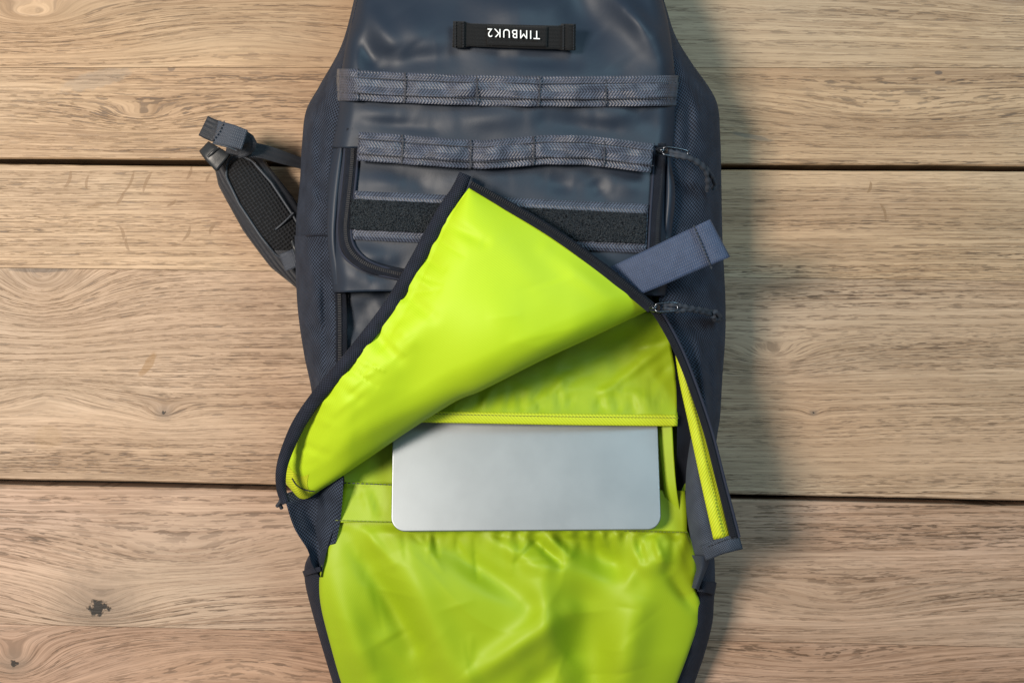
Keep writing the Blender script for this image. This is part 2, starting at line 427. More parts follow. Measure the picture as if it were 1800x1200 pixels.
# ------------------------------------------------------------------ table
table = link(bpy.data.objects.new("wooden_table", None), None)
table["label"] = "pale oak plank tabletop with dark gaps between its boards, under the backpack"
table["category"] = "table"
TA, TB = (0.425, 0.295, 0.195), (0.345, 0.226, 0.138)
TC, TD = (0.430, 0.298, 0.218), (0.355, 0.232, 0.164)
wood = [
 m_wood("oak_grain_a", 1.3, [(60, 30, .06, .016, .03, 0, 0), (400, 60, .10, .02, -.015, 0, 0), (1780, -20, .05, .02, .02, .006, .8)], (.420, .283, .168), (.335, .212, .117), .006),
 m_wood("oak_grain_b", 2.7, [(250, 205, .05, .012, .020, 0, 0), (1560, 200, .12, .02, .02, 0, 0)], (.420, .283, .168), (.335, .212, .117), .005,
        marks=[(122, 117, .012, .0022, -.1, (.09, .06, .04), .8, 0), (300, 121, .004, .003, 0, (.10, .065, .045), .7, 0), (170, 140, .035, .009, .25, (.25, .19, .14), .5, 0),
               (1650, 128, .004, .002, 0, (.08, .05, .035), .8, 0), (1320, 240, .022, .0025, -.2, (.15, .12, .09), .6, 0)], flecks=0),
 m_wood("oak_grain_c", 3.9, [], (.435, .298, .183), (.350, .227, .130), .003, marks=[(px, py, .0016, l, rot, (.20, .115, .055), .75, bend) for px, py, l, rot, bend in
        ((122, 316, .009, -.35, 1.2), (152, 320, .007, -.15, -1.0), (229, 322, .013, -.45, 1.5), (257, 320, .013, -.40, -1.2), (212, 350, .007, -.6, .6), (303, 358, .006, -.9, 1.0), (216, 408, .008, .30, 1.4), (222, 430, .007, .25, -1.0),
         (330, 412, .010, -.50, 1.6), (371, 403, .006, -.45, -1.0), (335, 303, .007, -.3, 1.0), (365, 312, .006, -.5, -1.0), (1555, 372, .009, .3, 1.2), (1530, 330, .006, -.3, 1))] + [(166, 362, .008, .0028, .2, (.22, .13, .065), .7, 0)]),
 m_wood("oak_grain_d", 5.1, [(75, 500, .05, .035, .05, 0, 0), (1360, 625, .045, .014, .024, 0, 0), (90, 690, .06, .018, -.022, 0, 0), (288, 725, .016, .008, .012, .0026, 1.0), (1430, 725, .01, .006, .006, .0013, 1.0),
        (1150, 400, .12, .03, .02, 0, 0)], (.410, .285, .190), (.325, .213, .132), .007,
        marks=[(80, 492, .060, .010, 0, (.20, .125, .075), .35, 0), (70, 474, .030, .003, 0, (.07, .045, .03), .75, 0), (262, 640, .0042, .016, -.55, (.25, .14, .06), .75, .5), (85, 770, .014, .012, 0, (.30, .19, .10), .4, 0)]),
 m_wood("oak_grain_e", 6.4, [(172, 1066, .055, .020, .040, .0125, 1.0), (330, 985, .16, .03, .035, 0, 0), (1480, 1060, .08, .018, .02, 0, 0)], (.410, .275, .196), (.330, .210, .143), .007),
 m_wood("oak_grain_f", 8.2, [(25, 1165, .038, .024, .040, .0052, .95), (420, 1150, .13, .026, -.03, 0, 0), (1450, 1170, .12, .02, .02, 0, 0)], (.380, .245, .172), (.305, .187, .127), .006),
]
# plank edges as (left px y, right px y) at x=-250 and x=2050
edges = [((-210, -205), (119, 119)), ((119.6, 119.6), (277, 294)), ((287, 304), (467, 497)), ((467.6, 497.6), (836, 884)), ((846, 894), (1090, 1143)), ((1090.6, 1143.6), (1420, 1460))]
for k, ((t0, t1), (b0, b1)) in enumerate(edges):
    th = 0.030; bev = 0.0012 
    sh_top = k in (1, 3, 5); sh_bot = k in (0, 2, 4)      # glued joints are tight, board edges eased
    bt = 0.0001 if sh_top else bev; bb = 0.0001 if sh_bot else bev
    xs = [-250 + 2300 * i / 46 for i in range(47)]
    verts = []; faces = []
    for x in xs:
        f = (x + 250) / 2300
        wav = 1.2 * nz(x, k * 50, .004, k) + .7 * nz(x, k * 70, .03, k)
        yt = lerp(t0, t1, f) + (wav if not sh_top else 0); yb = lerp(b0, b1, f) + (wav if not sh_bot else 0)
        a = W(x, yt, 0); b = W(x, yb, 0)
        X = a[0]; ya, yb2 = a[1], b[1]
        verts += [(X, ya, -th), (X, ya, -bt), (X, ya - bt, 0), (X, yb2 + bb, 0), (X, yb2, -bb), (X, yb2, -th)]
    for i in range(len(xs) - 1):
        for q in range(6):
            q2 = (q + 1) % 6
            faces.append((i * 6 + q, i * 6 + q2, (i + 1) * 6 + q2, (i + 1) * 6 + q))
    faces.append(tuple(range(6))); faces.append(tuple((len(xs) - 1) * 6 + q for q in reversed(range(6))))
    raw_mesh("plank", verts, faces, wood[k], table)
raw_mesh("gap_light_block", [(-.75, -.5, -.075), (.75, -.5, -.075), (.75, .5, -.075), (-.75, .5, -.075), (-.75, -.5, -.045), (.75, -.5, -.045), (.75, .5, -.045), (-.75, .5, -.045)], BOXF, M['void'], table)  # added sheet under the planks, stops world light coming up through the gaps

# ------------------------------------------------------------------ backpack
bag = link(bpy.data.objects.new("backpack", None), None)
bag["label"] = "navy backpack lying on its back with its lime lined front compartment unzipped"
bag["category"] = "backpack"

LE = [(650, -120), (632, -30), (612, 60), (600, 130), (595, 200), (584, 260), (576, 330), (575, 420), (584, 512)]       # left edge of coated front
RE = [(1120, -120), (1160, -15), (1178, 60), (1186, 130), (1187, 190), (1184, 260), (1186, 330), (1182, 420), (1176, 512)]
lcv = curve(LE, 120); rcv = curve(RE, 120)
def edge_x(cv, y): return interp([(p[1], p[0]) for p in cv], y)
FOLDS = [  # soft folds of the coated front: x1,y1,x2,y2,w,amp
 (640, 10, 700, 95, 13, .0042), (622, 60, 665, 120, 12, -.004), (700, 20, 740, 80, 22, .003), (660, 108, 800, 98, 14, -.003),
 (1000, -20, 1095, 115, 24, -.0058), (1075, -20, 1170, 105, 14, .0060), (1105, 10, 1150, 60, 9, .0035), (1050, 60, 1110, 120, 18, .0025), (850, 5, 960, 15, 22, .0025),
 (880, 98, 1010, 108, 11, -.002), (620, 196, 700, 205, 9, .0022), (640, 215, 760, 226, 8, -.002), (800, 212, 930, 205, 13, .0026),
 (960, 215, 1080, 228, 11, -.0026), (1040, 208, 1130, 200, 12, .003), (1120, 200, 1180, 240, 12, -.003),
]
def z_front(x, y):
    xl, xr = edge_x(lcv, y), edge_x(rcv, y)
    u = clamp((x - xl) / (xr - xl)); e = min(u, 1 - u)
    z = 0.128 + 0.010 * math.sin(math.pi * u) ** 0.6
    z -= 0.014 * (1 - clamp(e / 0.05)) ** 2
    z -= 0.030 * smooth(140, -140, y) ** 1.3
    z += 0.004 * smooth(240, 420, y)
    return z
FOLDS = [(a, b, c, d, w * 1.55, h * (2.2 if b < 150 else 1.3)) for a, b, c, d, w, h in FOLDS]
def wr_front(x, y):
    return crease(x, y, FOLDS) + 0.0050 * nz(x, y, .010, 3) + 0.0003 * nz(x, y, .03, 8) + .0028 * (ridged(x, y, .0055, 4) - .5)

# back panel under everything
g = coons([(690, -90), (600, 200), (590, 600), (600, 900), (640, 1240)], [(1080, -90), (1190, 200), (1200, 600), (1190, 900), (1150, 1240)], None, None, 12, 20, lambda x, y, u, v: 0.006)
grid_mesh("back_panel", g, M['cordura'], bag, 0.004)

# side panels (round over from the front edge to the silhouette, then tuck under)
def side(name, inner, outer, zi, zs, flipside, mat, nv=130, wr=None, nu=26, tuck=0.28):
    g = []
    a = curve(inner, nv); b = curve(outer, nv)
    for j in range(nv):
        v = j / (nv - 1); row = []
        z1 = interp(zi, v); z0 = interp(zs, v)
        for i in range(nu):
            u = i / (nu - 1)
            x = lerp(a[j][0], b[j][0], u); y = lerp(a[j][1], b[j][1], u)
            z = z0 + (z1 - z0) * (1 - u ** 2.0) ** 0.62
            if wr: z += wr(x, y) * math.sin(math.pi * min(1, u * 1.15)) ** .7
            row.append((x, y, z))
        for k in range(1, 8):
            q = k / 7
            row.append((lerp(b[j][0], a[j][0], tuck * (1 - math.cos(q * math.pi / 2))), lerp(b[j][1], a[j][1], tuck * (1 - math.cos(q * math.pi / 2))), lerp(z0, 0.001, math.sin(q * math.pi / 2))))
        if flipside: row = row[::-1]
        g.append(row)
    return grid_mesh(name, g, mat, bag)

LFO = [(535, 120, 548, 300, 9, .004), (560, 200, 565, 380, 8, -.0045), (535, 330, 575, 370, 9, .003), (545, 230, 590, 240, 8, -.003), (540, 430, 560, 560, 9, .004), (570, 430, 574, 660, 7, -.005), (535, 560, 580, 600, 10, -.0035), (545, 640, 570, 700, 8, .003)]
def wrL(x, y): return crease(x, y, LFO) + .0022 * nz(x, y, .02, 21) + .0016 * (ridged(x, y, .011, 22) - .5)
RFO = [(1200, 110, 1240, 260, 10, .004), (1215, 150, 1205, 330, 9, -.004), (1230, 300, 1250, 460, 12, .003), (1205, 570, 1235, 590, 9, -.004), (1225, 600, 1245, 740, 7, .0055), (1247, 620, 1255, 740, 6, -.004), (1190, 330, 1240, 340, 10, -.003), (1200, 500, 1260, 520, 8, .003)]
def wrR(x, y): return crease(x, y, RFO) + .0022 * nz(x, y, .02, 31) + .0016 * (ridged(x, y, .011, 32) - .5)
L_IN = [(656, -120), (636, -30), (616, 60), (604, 130), (599, 200), (588, 260), (580, 330), (579, 420), (588, 512), (592, 600), (594, 700)]
L_OUT = [(650, -125), (629, -30), (602, 75), (562, 150), (538, 195), (531, 250), (527, 320), (521, 380), (520, 412), (521, 440), (521, 500)]
side("side_panel", [(p[0], p[1]) for p in L_IN[:9]], L_OUT[:11], [(0, .095), (.25, .115), (1, .116)], [(0, .05), (.3, .06), (1, .06)], True, M['cordura'], wr=wrL)
side("side_pocket", [(580, 414), (584, 450), (590, 520), (594, 600), (600, 700), (604, 800), (600, 900), (585, 980)],
     [(518, 414), (519, 450), (523, 540), (534, 620), (548, 690), (552, 760), (548, 860), (545, 960)], [(0, .119), (.5, .112), (1, .075)], [(0, .064), (.6, .055), (1, .04)], True, M['cordura'], wr=wrL)
ribbon("pocket_seam", [(522, 416, .068), (540, 414, .105), (560, 413, .1165), (580, 414, .122)], 4, M['bind'], bag, n=24, nu=5, prof=lambda u: .0012 * (1 - u * u))
R_IN = [(1114, -120), (1154, -15), (1172, 60), (1181, 130), (1182, 190), (1179, 260), (1181, 330), (1177, 420), (1158, 520), (1172, 572), (1196, 625), (1220, 690), (1243, 765), (1256, 830)]
R_OUT = [(1122, -125), (1165, -5), (1186, 60), (1214, 108), (1258, 175), (1266, 240), (1268, 320), (1270, 420), (1275, 520), (1275, 590), (1270, 660), (1266, 730), (1259, 780), (1258, 840)]
side("side_panel", R_IN, R_OUT, [(0, .095), (.25, .115), (.55, .118), (.7, .122), (1, .095)], [(0, .05), (.3, .06), (1, .05)], False, M['cordura'], nv=170, wr=wrR)
# lower flank under the opened zip strip
side("lower_gusset", [(1215, 800), (1215, 860), (1212, 930), (1222, 985), (1228, 1030)], [(1252, 800), (1250, 860), (1248, 930), (1256, 985), (1257, 1040)], [(0, .085), (1, .07)], [(0, .045), (1, .035)], False, M['cordura'], nv=60, wr=lambda x, y: .003 * nz(x, y, .03, 5))

# coated front, upper part
g = coons(LE[:6], RE[:6], None, [(584, 230), (700, 234), (850, 240), (1000, 238), (1184, 252)], 150, 90,
          lambda x, y, u, v: z_front(x, y) + .003 + wr_front(x, y) * math.sin(math.pi * clamp(u, .02, .98)) ** .35)
for row in g:                                    # roll the hems over the edge
    l, r = row[0], row[-1]
    row.insert(0, (l[0] + 2, l[1], l[2] - .012)); row.append((r[0] - 2, r[1], r[2] - .012))
g.append([(p[0], p[1] - 2, p[2] - .006) for p in g[-1]])
grid_mesh("front_panel", g, M['tarp'], bag)
# coated pocket, lower part
PF = [(640, 320, 720, 322, 9, .0022), (700, 312, 760, 330, 10, -.002), (820, 316, 900, 312, 12, .002), (960, 318, 1010, 330, 10, -.0035), (1040, 315, 1060, 345, 10, -.003), (1080, 322, 1130, 330, 10, .002), (610, 440, 680, 458, 10, .003), (590, 470, 660, 500, 12, .0035), (640, 485, 700, 470, 9, -.002)]
PF = [(a, b, c, d, w * 1.8, h * 1.2) for a, b, c, d, w, h in PF]
def z_pocket(x, y): return z_front(x, y) - .001 + crease(x, y, PF) + .0014 * nz(x, y, .014, 13) + .0006 * (ridged(x, y, .007, 14) - .5)
g = coons([(584, 228), (576, 330), (575, 420), (586, 514)], [(1184, 228), (1186, 330), (1182, 420), (1170, 520)], None, [(586, 514), (700, 512), (900, 515), (1170, 520)], 130, 70, lambda x, y, u, v: z_pocket(x, y))
for row in g:
    l, r = row[0], row[-1]
    row.insert(0, (l[0] + 2, l[1], l[2] - .014)); row.append((r[0] - 2, r[1], r[2] - .014))
g.append([(p[0], p[1] - 2, p[2] - .012) for p in g[-1]])
grid_mesh("front_pocket", g, M['tarp'], bag)
# recessed panel below the pocket
g = coons([(583, 505), (590, 600), (600, 700)], [(860, 505), (760, 600), (660, 690)], None, [(600, 700), (660, 690)], 40, 20, lambda x, y, u, v: .110 + .004 * nz(x, y, .03, 3) + .003 * (ridged(x, y, .014, 5) - .5))
grid_mesh("lower_front", g, M['tarp'], bag)
zp = [(598, 505, .1165), (600, 560, .1165), (600, 640, .115)]
ribbon("zip_tape", zp, 20, M['ziptape'], bag, n=30)
dashes("zip_teeth", [(596, 505, .1175), (597, 560, .1175), (597, 640, .116)], 4, 2.2, 6, .001, M['zip'], bag)
dashes("stitching", [(612, 512, .1135), (612, 560, .1135), (608, 600, .1135)], 8, 5, 1.6, .0008, M['thread'], bag)

# pocket zip, both legs: rolled coated lip, tape, teeth
def on(pts, dz): return [(x, y, z_pocket(x, y) + dz) for x, y in curve(pts, 40)]
zl = [(621, 226), (617, 290), (611, 350), (606, 400), (612, 436), (635, 460), (668, 474), (712, 484), (760, 490)]
ribbon("pocket_zip_tape", on(zl, .0022), 23, M['ziptape'], bag, n=90, prof=lambda u: .0020 * (1 - u * u))
dashes("pocket_zip_teeth", on(zl, .0040), 3.6, 2.0, 6, .0012, M['zip'], bag, offs=1)
tube("pocket_piping", on([(x + 11, y - (3 if y > 430 else 0)) for x, y in zl], .0022), .0011, M['bind'], bag, n=80)
tube("pocket_piping", on([(x - 12, y + (6 if y > 430 else 0)) for x, y in zl], .0016), .0013, M['bind'], bag, n=80)
lip = coons([(598, 240), (585, 300), (577, 370), (577, 430), (588, 500)], [(607, 240), (604, 300), (598, 370), (595, 430), (606, 500)], None, None, 14, 50,
            lambda x, y, u, v: .123 + .009 * math.sin(math.pi * (0.15 + .7 * u)) * (0.6 + .4 * math.sin(math.pi * v)))
grid_mesh("pocket_lip", lip, M['tarp'], bag)
zr = [(1160, 252), (1157, 320), (1153, 380), (1150, 440)]
ribbon("pocket_zip_tape", on(zr, .0022), 22, M['ziptape'], bag, n=50, prof=lambda u: .0020 * (1 - u * u))
dashes("pocket_zip_teeth", on([(x + 4, y) for x, y in zr], .0040), 3.6, 2.0, 6, .0012, M['zip'], bag)
tube("pocket_piping", on([(x - 10, y) for x, y in zr], .0022), .0011, M['bind'], bag, n=50)
lip = coons([(1171, 272), (1167, 330), (1162, 420)], [(1176, 272), (1187, 340), (1178, 420)], None, None, 12, 40,
            lambda x, y, u, v: .124 + .009 * math.sin(math.pi * (0.1 + .8 * u)) * math.sin(math.pi * clamp(v, .05, .95)) ** .5)
grid_mesh("pocket_lip", lip, M['tarp'], bag)

# webbing rows
def webrow(yc, x0, x1, hh, marks, zfun, seed, wrap):
    def mid(x): return yc(x)
    def bulge(x):
        seg = [x0] + marks + [x1]
        for a, b in zip(seg, seg[1:]):
            if a <= x <= b: return math.sin(math.pi * (x - a) / (b - a))
        return 0
    pth = [(x, mid(x), zfun(x, mid(x))) for x in [lerp(x0, x1, i / 40) for i in range(41)]]
    base = ribbon("webbing", pth, hh, M['web'], bag, n=110, nu=13, thick=.0014,
                  zadd=lambda x, y, u, t: .0050 + .0018 * bulge(x) + .0042 * nz(x, y, .020, seed))
    ribbon("webbing_loop", [(x, y + 1.0 * math.sin(x * .02), z) for x, y, z in pth], hh * .50, M['web'], base, n=140, nu=9, thick=.0013,
           zadd=lambda x, y, u, t: .0064 + .0026 * bulge(x) ** .7 + .0046 * nz(x, y, .020, seed) + .001 * nz(x, y, .05, seed + 3))
    for m in marks:
        yy = mid(m); z = zfun(m, yy) + .0080 + .0044 * nz(m, yy, .020, seed)
        dashes("bartack", [(m, yy - hh * .46, z - .0018), (m + 1, yy - hh * .2, z), (m, yy + hh * .2, z), (m - 1, yy + hh * .46, z - .0018)], 4.5, 4.2, 2.4, .0010, M['thread'], base)
    for s in (-1, 1):
        dashes("stitching", [(x, y + s * hh * .26, z + .0076 + .0014 * bulge(x) + .0044 * nz(x, y, .020, seed)) for x, y, z in pth], 6, 4.2, 1.5, .0008, M['thread'], base)
    for x, w in wrap:
        y = mid(x)
        ribbon("webbing_end", [(x - w / 2, y, zfun(x - w / 2, y) + .007), (x, y, zfun(x, y) + .0098), (x + w / 2, y, zfun(x + w / 2, y) + .0095)], hh * 1.06, M['web'], base, n=12, nu=9)
webrow(lambda x: 147 + (x - 596) * .0245 + 6.0 * math.sin((x - 560) / 590 * math.pi * 1.05), 591, 1193, 53, [712, 838, 948, 1065], lambda x, y: z_front(x, y) + .003 - .014 * smooth(edge_x(lcv, y) + 1, edge_x(lcv, y) - 10, x) - .014 * smooth(edge_x(rcv, y) - 1, edge_x(rcv, y) + 10, x), 41, [(612, 36)])
def wy2(x): return interp([(628, 257), (700, 262), (800, 270), (850, 272), (900, 268), (960, 263), (1030, 264), (1090, 271), (1145, 278)], x)
webrow(lambda x: wy2(x), 629, 1147, 51, [707, 827, 938, 1062], lambda x, y: z_front(x, y) + .0045, 47, [])

# loop-fastener strip with webbing edges
def vstrip(name, x0, x1, ya, yb, w, mat, dz, nu=9, n=70, fuzz=0.0):
    pth = [(lerp(x0, x1, i / 20), lerp(ya, yb, (lerp(x0, x1, i / 20) - 615) / 520), 0) for i in range(21)]
    pth = [(x, y, z_pocket(x, y) + dz) for x, y, z in pth]
    return ribbon(name, pth, w, mat, bag, n=n, nu=nu, zadd=(lambda x, y, u, t: fuzz * (nz(x, y, .35, 3) + nz(x, y, .9, 6))) if fuzz else None)
vstrip("strip_webbing", 620, 1138, 378, 402, 86, M['web'], .0030)
velc = vstrip("loop_strip", 616, 1136, 376, 402, 53, M['velcro'], .0046, nu=26, n=260, fuzz=.0008)
verts = []; faces = []
for k in range(5200):
    x = R.uniform(618, 1134); y = lerp(376, 402, (x - 615) / 520) + R.uniform(-26, 26)
    z = z_pocket(x, y) + .0046
    a = R.uniform(0, 6.28); l = R.uniform(.0009, .0022); wd = .00013
    p = Vector(W(x, y, z)); d = Vector((math.cos(a), math.sin(a), 0)); s = Vector((-d.y, d.x, 0)) * wd; up = Vector((0, 0, 1))
    b = len(verts); q = p + d * l * .5 + up * R.uniform(.0006, .0014); r = p + d * l + up * .0003
    verts += [p - s, p + s, q - s, q + s, r - s, r + s]; faces += [(b, b + 1, b + 3, b + 2), (b + 2, b + 3, b + 5, b + 4)]
o = raw_mesh("loop_pile", verts, faces, m_plain("pile_fibre", (.030, .036, .043), .8), velc); o["kind"] = "stuff"

# brand patch: black webbing loop with white print
pz = lambda x, y: z_front(x, y) + .003 + .004
patch = ribbon("logo_patch", [(796, 60, pz(796, 60) + .001), (820, 61, pz(820, 61) + .003), (900, 64, pz(900, 64) + .0045), (985, 66, pz(985, 66) + .003), (1011, 65, pz(1011, 65) + .001)],
               [(0, 45), (.1, 44), (.14, 40), (.5, 41), (.86, 41), (.9, 45), (1, 45)], M['web_black'], bag, n=70, nu=11)
for xa, xb in ((796, 818), (986, 1012)):
    y = 60.5 if xa < 900 else 65
    ribbon("patch_fold", [(xa, y, pz(xa, y) + .0022), ((xa + xb) / 2, y + .3, pz(xa, y) + .0048), (xb, y + .5, pz(xb, y) + .0040)], 46, M['web_black'], patch, n=12)
    for xx in (xa + 4, xb - 4):
        dashes("stitching", [(xx, y - 21, pz(xx, y) + .0055), (xx, y + 21, pz(xx, y) + .0055)], 4, 2.8, 2, .0008, M['zip'], patch)
ribbon("print_label", [(856, 62.4, pz(856, 62) + .0052), (908, 63.6, pz(900, 64) + .0058), (962, 65, pz(962, 65) + .0052)], 35, M['web_black'], patch, n=20, thick=.0006)
tc = bpy.data.curves.new("lettering", 'FONT'); tc.body = "TIMBUK2"; tc.size = 1; tc.align_x = 'CENTER'; tc.align_y = 'CENTER'; tc.extrude = .01; tc.offset = 0.0; tc.space_character = 1.22
to = bpy.data.objects.new("lettering_src", tc); COL.objects.link(to)
dg = bpy.context.evaluated_depsgraph_get(); dg.update()
tm = bpy.data.meshes.new_from_object(to.evaluated_get(dg)); bpy.data.objects.remove(to)
tm.name = "lettering"; xs = [v.co.x for v in tm.vertices]; ys = [v.co.y for v in tm.vertices]
cx = (min(xs) + max(xs)) / 2; cy = (min(ys) + max(ys)) / 2; wx = max(xs) - min(xs); wy = max(ys) - min(ys)
for v in tm.vertices:
    u = (v.co.x - cx) / wx; q = (v.co.y - cy) / wy
    px = 903 - u * 92; py = 60.0 + q * 15.0 - u * 4.5
    v.co = W(px, py, pz(px, py) + .0080 - .0004 * (2 * u) ** 2 + v.co.z * .02)
tm.materials.clear(); tm.materials.append(M['white'])
link(bpy.data.objects.new("lettering", tm), patch)

# ------------------------------------------------------------------ opened compartment
TILT_A, TILT_Z0, TILT_Z1 = 932, .104, .086
def z_lap(y): return TILT_Z0 + (y - 932) * (TILT_Z0 - TILT_Z1) / (932 - 745)
g = coons([(720, 560), (650, 680), (604, 790), (606, 850)], [(1175, 520), (1190, 650), (1200, 780), (1206, 862)], None, [(606, 850), (800, 853), (1206, 862)], 60, 50,
          lambda x, y, u, v: max(.012, z_lap(y) - .026) + .0025 * nz(x, y, .02, 51) + .003 * smooth(690, 600, x) + .003 * smooth(1160, 1200, x))
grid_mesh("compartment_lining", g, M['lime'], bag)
BF = [(640, 860, 655, 905, 7, .0025), (625, 858, 630, 880, 6, -.002), (662, 862, 668, 910, 6, -.002)]
g = coons([(605, 846), (600, 870), (591, 918)], [(1204, 862), (1206, 890), (1208, 934)], [(605, 846), (700, 849), (1204, 862)], [(591, 918), (700, 919), (1208, 936)], 70, 24,
          lambda x, y, u, v: z_lap(y) - .0165 + .001 * nz(x, y, .03, 55) + crease(x, y, BF) - .004 * smooth(.12, 0, u))
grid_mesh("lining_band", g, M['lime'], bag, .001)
dashes("stitching", [(606, 848.5, .083), (650, 850, .0815), (700, 852, .0815)], 7, 5, 1.8, .0012, M['thread'], bag)
dashes("stitching", [(592, 914, .085), (650, 916, .089), (700, 917, .089)], 7, 5, 1.5, .0012, M['thread_lime'], bag)
dashes("stitching", [(1100, 933, .091), (1150, 934, .091), (1206, 935, .091)], 7, 5, 1.5, .0012, M['thread_lime'], bag)

# lower turned-down panel: lime inside, navy border
LLE = [(591, 914), (576, 960), (564, 1000), (561, 1030), (565, 1070), (580, 1130), (600, 1200), (628, 1280)]
LRE = [(1208, 932), (1220, 965), (1224, 1000), (1221, 1030), (1230, 1058), (1228, 1092), (1209, 1150), (1190, 1200), (1160, 1280)]
LF = [  # x1,y1,x2,y2,w,amp
 (575, 985, 655, 1200, 28, .007), (665, 985, 745, 1185, 28, -.007), (945, 1000, 975, 1170, 24, .005),
 (606, 935, 730, 1130, 20, -.0075), (670, 1110, 760, 1260, 44, -.013), (560, 1010, 650, 1210, 26, .006), (690, 945, 820, 1230, 36, .0085),
 (640, 930, 690, 990, 10, .003), (770, 950, 930, 1060, 22, -.006), (850, 940, 960, 1000, 16, .004),
 (935, 945, 985, 990, 9, -.005), (960, 940, 1000, 975, 8, .003),
 (1005, 950, 1120, 1015, 28, -.014), (1110, 1010, 1240, 930, 24, .009), (1130, 1030, 1085, 1230, 34, .010), (1025, 1060, 1045, 1260, 40, -.015),
 (1175, 1005, 1230, 1080, 12, -.008), (830, 1190, 1000, 1075, 24, .009), (910, 1230, 1000, 1150, 24, -.007),
 (1120, 945, 1132, 985, 7, -.004), (1150, 945, 1163, 985, 7, .004), (1185, 948, 1180, 990, 8, -.003),
]
LF = [(a, b, c, d, w, h * 1.55) for a, b, c, d, w, h in LF]
RC = random.Random(21); LS = []
for k in range(26):                                   # pulls running out of the stitched seam
    x = RC.uniform(610, 1205); a = RC.gauss(.35 if x < 900 else -.2, .45); l = RC.uniform(25, 95)
    LS.append((x, 930 + RC.uniform(0, 8), x + math.sin(a) * l, 936 + math.cos(a) * l, RC.uniform(4, 9), RC.choice((-1, 1)) * RC.uniform(.0012, .0028)))
for k in range(34):                                   # crumples in the middle
    x = RC.uniform(600, 1200); y = RC.uniform(980, 1230); a = RC.gauss(.9, .5) * RC.choice((-1, 1)); l = RC.uniform(35, 120)
    LS.append((x, y, x + math.sin(a) * l, y + math.cos(a) * l, RC.uniform(6, 14), RC.choice((-1, 1)) * RC.uniform(.0005, .0016)))
def z_low(x, y, u, v):
    z = lerp(.0865, .066, smooth(0, .75, v)) - .024 * smooth(.6, 1.0, v)
    z += .012 * math.sin(math.pi * u) ** .7 * smooth(.0, .35, v) - .012 * (1 - math.sin(math.pi * clamp(u, 0, 1)) ** .4)
    pl = smooth(0, .03, v) * math.exp(-v * 16)
    z += pl * .0034 * math.sin(x * .19 + 5 * nz(x, y, .01, 3)) * smooth(700, 950, x)
    am = smooth(0, .06, v) * math.sin(math.pi * clamp(u, .02, .98)) ** .35
    return z + am * (crease(x, y, LF) + .0035 * nz(x, y, .009, 61) + .0060 * (ridged(x, y, .0040, 62) - .5) + sharp(x, y, LS))
g = coons(LLE, LRE, [(591, 914), (700, 917), (900, 926), (1208, 932)], [(628, 1280), (900, 1310), (1160, 1280)], 170, 130, z_low)
for row in g:
    l, r = row[0], row[-1]
    row.insert(0, (l[0] + 1, l[1], l[2] - .006)); row.append((r[0] - 1, r[1], r[2] - .006))
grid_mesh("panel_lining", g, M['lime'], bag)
def zed(x, y, u, v): return 0
gl = []
inn = curve([(x + 6, y) for x, y in LLE[2:]], 70)
out = curve([(549, 965), (536, 992), (536, 1022), (545, 1062), (564, 1130), (585, 1200), (612, 1290)], 70)
zi = lambda v: lerp(.064, .030, smooth(.2, 1, v))
def border(name, inn, out, flip):
    g = []
    for j in range(70):
        v = j / 69; row = []
        for i in range(12):
            u = i / 11; x = lerp(inn[j][0], out[j][0], u); y = lerp(inn[j][1], out[j][1], u)
            row.append((x, y, lerp(zi(v), zi(v) * .5, 1 - (1 - u ** 2) ** .6) + .0015 * nz(x, y, .05, 71)))
        for k in range(1, 6):
            q = k / 5; row.append((lerp(out[j][0], inn[j][0], .5 * q * q), out[j][1], lerp(zi(v) * .5, .001, math.sin(q * math.pi / 2))))
        if flip: row = row[::-1]
        g.append(row)
    return grid_mesh(name, g, M['bind'], bag)
border("panel_border", inn, out, True)
inn = curve([(1216, 1000), (1214, 1030), (1224, 1058), (1222, 1092), (1203, 1150), (1184, 1200), (1154, 1280)], 70)
out = curve([(1256, 985), (1257, 1020), (1255, 1055), (1252, 1095), (1238, 1150), (1221, 1200), (1192, 1290)], 70)
border("panel_border", inn, out, False)
ribbon("border_tab", [(1226, 1030, .072), (1240, 1031, .074), (1258, 1034, .05)], [(0, 18), (1, 22)], M['bind'], bag, n=14, thick=.002)
ribbon("border_tab", [(533, 1008, .040), (545, 1004, .068), (562, 1000, .078)], [(0, 10), (1, 8)], M['bind'], bag, n=14, thick=.002)
# dark gusset at the hinge
g = coons([(498, 868), (516, 925), (540, 965), (548, 990), (562, 1014)], [(604, 842), (601, 868), (590, 916), (576, 962), (564, 1014)], [(498, 868), (550, 852), (604, 842)], None, 26, 40,
          lambda x, y, u, v: lerp(.076, .080, u) - .012 * math.sin(math.pi * u) + .003 * nz(x, y, .03, 81) + crease(x, y, [(515, 880, 585, 855, 7, .004), (540, 900, 575, 960, 8, -.004)]))
for row in g:
    l = row[0]; row.insert(0, (l[0] + 3, l[1], l[2] - .012)); row.insert(0, (l[0] + 18, l[1], .02))
grid_mesh("hinge_gusset", g, M['cordura'], bag)
# inner dark gusset, right
g = coons([(1172, 560), (1186, 640), (1190, 740), (1188, 866)], [(1190, 570), (1225, 660), (1250, 760), (1262, 868)], None, None, 16, 40, lambda x, y, u, v: lerp(.088, .100, u) - .010 * math.sin(math.pi * u) - .012 * smooth(.6, 1, v))
grid_mesh("inner_gusset", g, M['ziptape'], bag)
ribbon("lining_edge", [(1168, 745, .080), (1172, 800, .084), (1178, 860, .086), (1188, 915, .078)], [(0, 26), (.6, 22), (1, 20)], M['lime'], bag, n=30, prof=lambda u: .003 * u)

